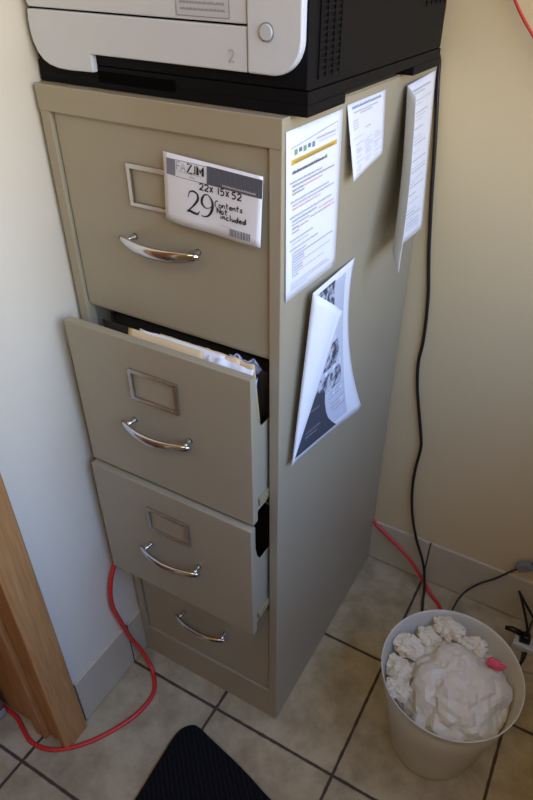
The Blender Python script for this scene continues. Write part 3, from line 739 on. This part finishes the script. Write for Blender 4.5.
for (x, y, z, rz, lb) in ((BX - .088, BY - .010, .262, .3, 'thin dark twig lying on tissue at the left of the bin'), (BX - .066, BY - .050, .258, 1.6, 'dry olive leaf lying at the front left of the bin rubbish')):
    m = MB(); m.tube([(-.012, 0, 0), (-.004, .001, .001), (.004, 0, .001), (.013, -.001, 0)], [.0006, .0022, .0026, .0006], 'leaf', 6, ry=[.0004, .0008, .0008, .0004])
    o = m.build('dry_leaf', loc=(x, y, z)); o.rotation_euler = (.1, .1, rz); tag(o, lb, 'leaf', g)

# ---------------------------------------------------------------- black floor mat
m = MB()
cx, cy = -.176, -.108
poly = [(-.172, -.75), (-.172, -.30), (-.178, -.20), (-.180, -.15), (-.174, -.125), (-.158, -.108), (-.138, -.106), (-.11, -.112), (-.06, -.122), (-.02, -.130), (.02, -.140), (.08, -.156), (.20, -.175), (.42, -.20), (.42, -.75)]
P = spline([(x, y, 0) for x, y in poly[1:-1]], 4); P = [(p.x, p.y) for p in P]
P = [poly[0]] + P + [poly[-1]]
m.prism(P, .0005, .013, 'mat', 'Z')
tag(m.build('floor_mat', bevel=.004, seg=3), 'black ribbed fabric mat on the floor tiles in front of the cabinet', 'mat')

# ---------------------------------------------------------------- daylight
w = bpy.data.worlds.new('sky'); scene.world = w; w.use_nodes = True; nt = w.node_tree; N = nt.nodes; L = nt.links.new
bg = N['Background']; tc = N.new('ShaderNodeTexCoord'); sp = N.new('ShaderNodeSeparateXYZ'); L(tc.outputs['Generated'], sp.inputs[0])
r = N.new('ShaderNodeValToRGB'); cr = r.color_ramp
cr.elements[0].position = .0; cr.elements[0].color = (.42, .33, .20, 1)
cr.elements[1].position = 1.0; cr.elements[1].color = (.32, .62, 1.5, 1)
for pos, c in ((.46, (.60, .46, .28, 1)), (.52, (1.05, .98, .86, 1)), (.62, (.84, .90, .98, 1)), (.74, (.50, .80, 1.5, 1))):
    e = cr.elements.new(pos); e.color = c
mr = N.new('ShaderNodeMapRange'); mr.inputs[1].default_value = -1; mr.inputs[2].default_value = 1; L(sp.outputs[2], mr.inputs[0]); L(mr.outputs[0], r.inputs[0]); L(r.outputs[0], bg.inputs[0])
bg.inputs[1].default_value = 7.4
pl = bpy.data.lights.new('window_portal', 'AREA'); pl.shape = 'RECTANGLE'; pl.size = WZ1 - WZ0; pl.size_y = WY1 - WY0; pl.cycles.is_portal = True
po_ = bpy.data.objects.new('window_portal', pl); C.objects.link(po_); po_.location = (XR + .09, (WY0 + WY1) / 2, (WZ0 + WZ1) / 2); po_.rotation_euler = (0, radians(90), 0)

# unseen warm fill light, added below the ceiling to lift floor and fronts
ll = bpy.data.lights.new('ceiling_fill', 'AREA'); ll.shape = 'SQUARE'; ll.size = .5; ll.energy = 8; ll.color = (1.0, .82, .56)
lo = bpy.data.objects.new('ceiling_fill', ll); C.objects.link(lo); lo.location = (.25, -1.5, ZC - .06)

# ---------------------------------------------------------------- camera
cam = bpy.data.cameras.new('camera'); co = bpy.data.objects.new('camera', cam); C.objects.link(co)
co.location = (.36117, -.64839, 1.46231); co.rotation_euler = Euler((.941379, -.022057, .497036), 'XYZ')
cam.sensor_fit = 'VERTICAL'; cam.sensor_height = 24; cam.lens = 624.671 / 800 * 24
cam.shift_x = -(293.2686 - 266.5) / 800; cam.shift_y = (400.8525 - 400) / 800; cam.clip_start = .02
scene.camera = co
scene.view_settings.view_transform = 'Standard'; scene.view_settings.look = 'None'
scene.view_settings.exposure = -0.27; scene.view_settings.gamma = 1
scene.view_settings.use_curve_mapping = False
scene.cycles.use_denoising = True; scene.cycles.max_bounces = 8; scene.cycles.diffuse_bounces = 5
scene.cycles.caustics_reflective = False; scene.cycles.caustics_refractive = False
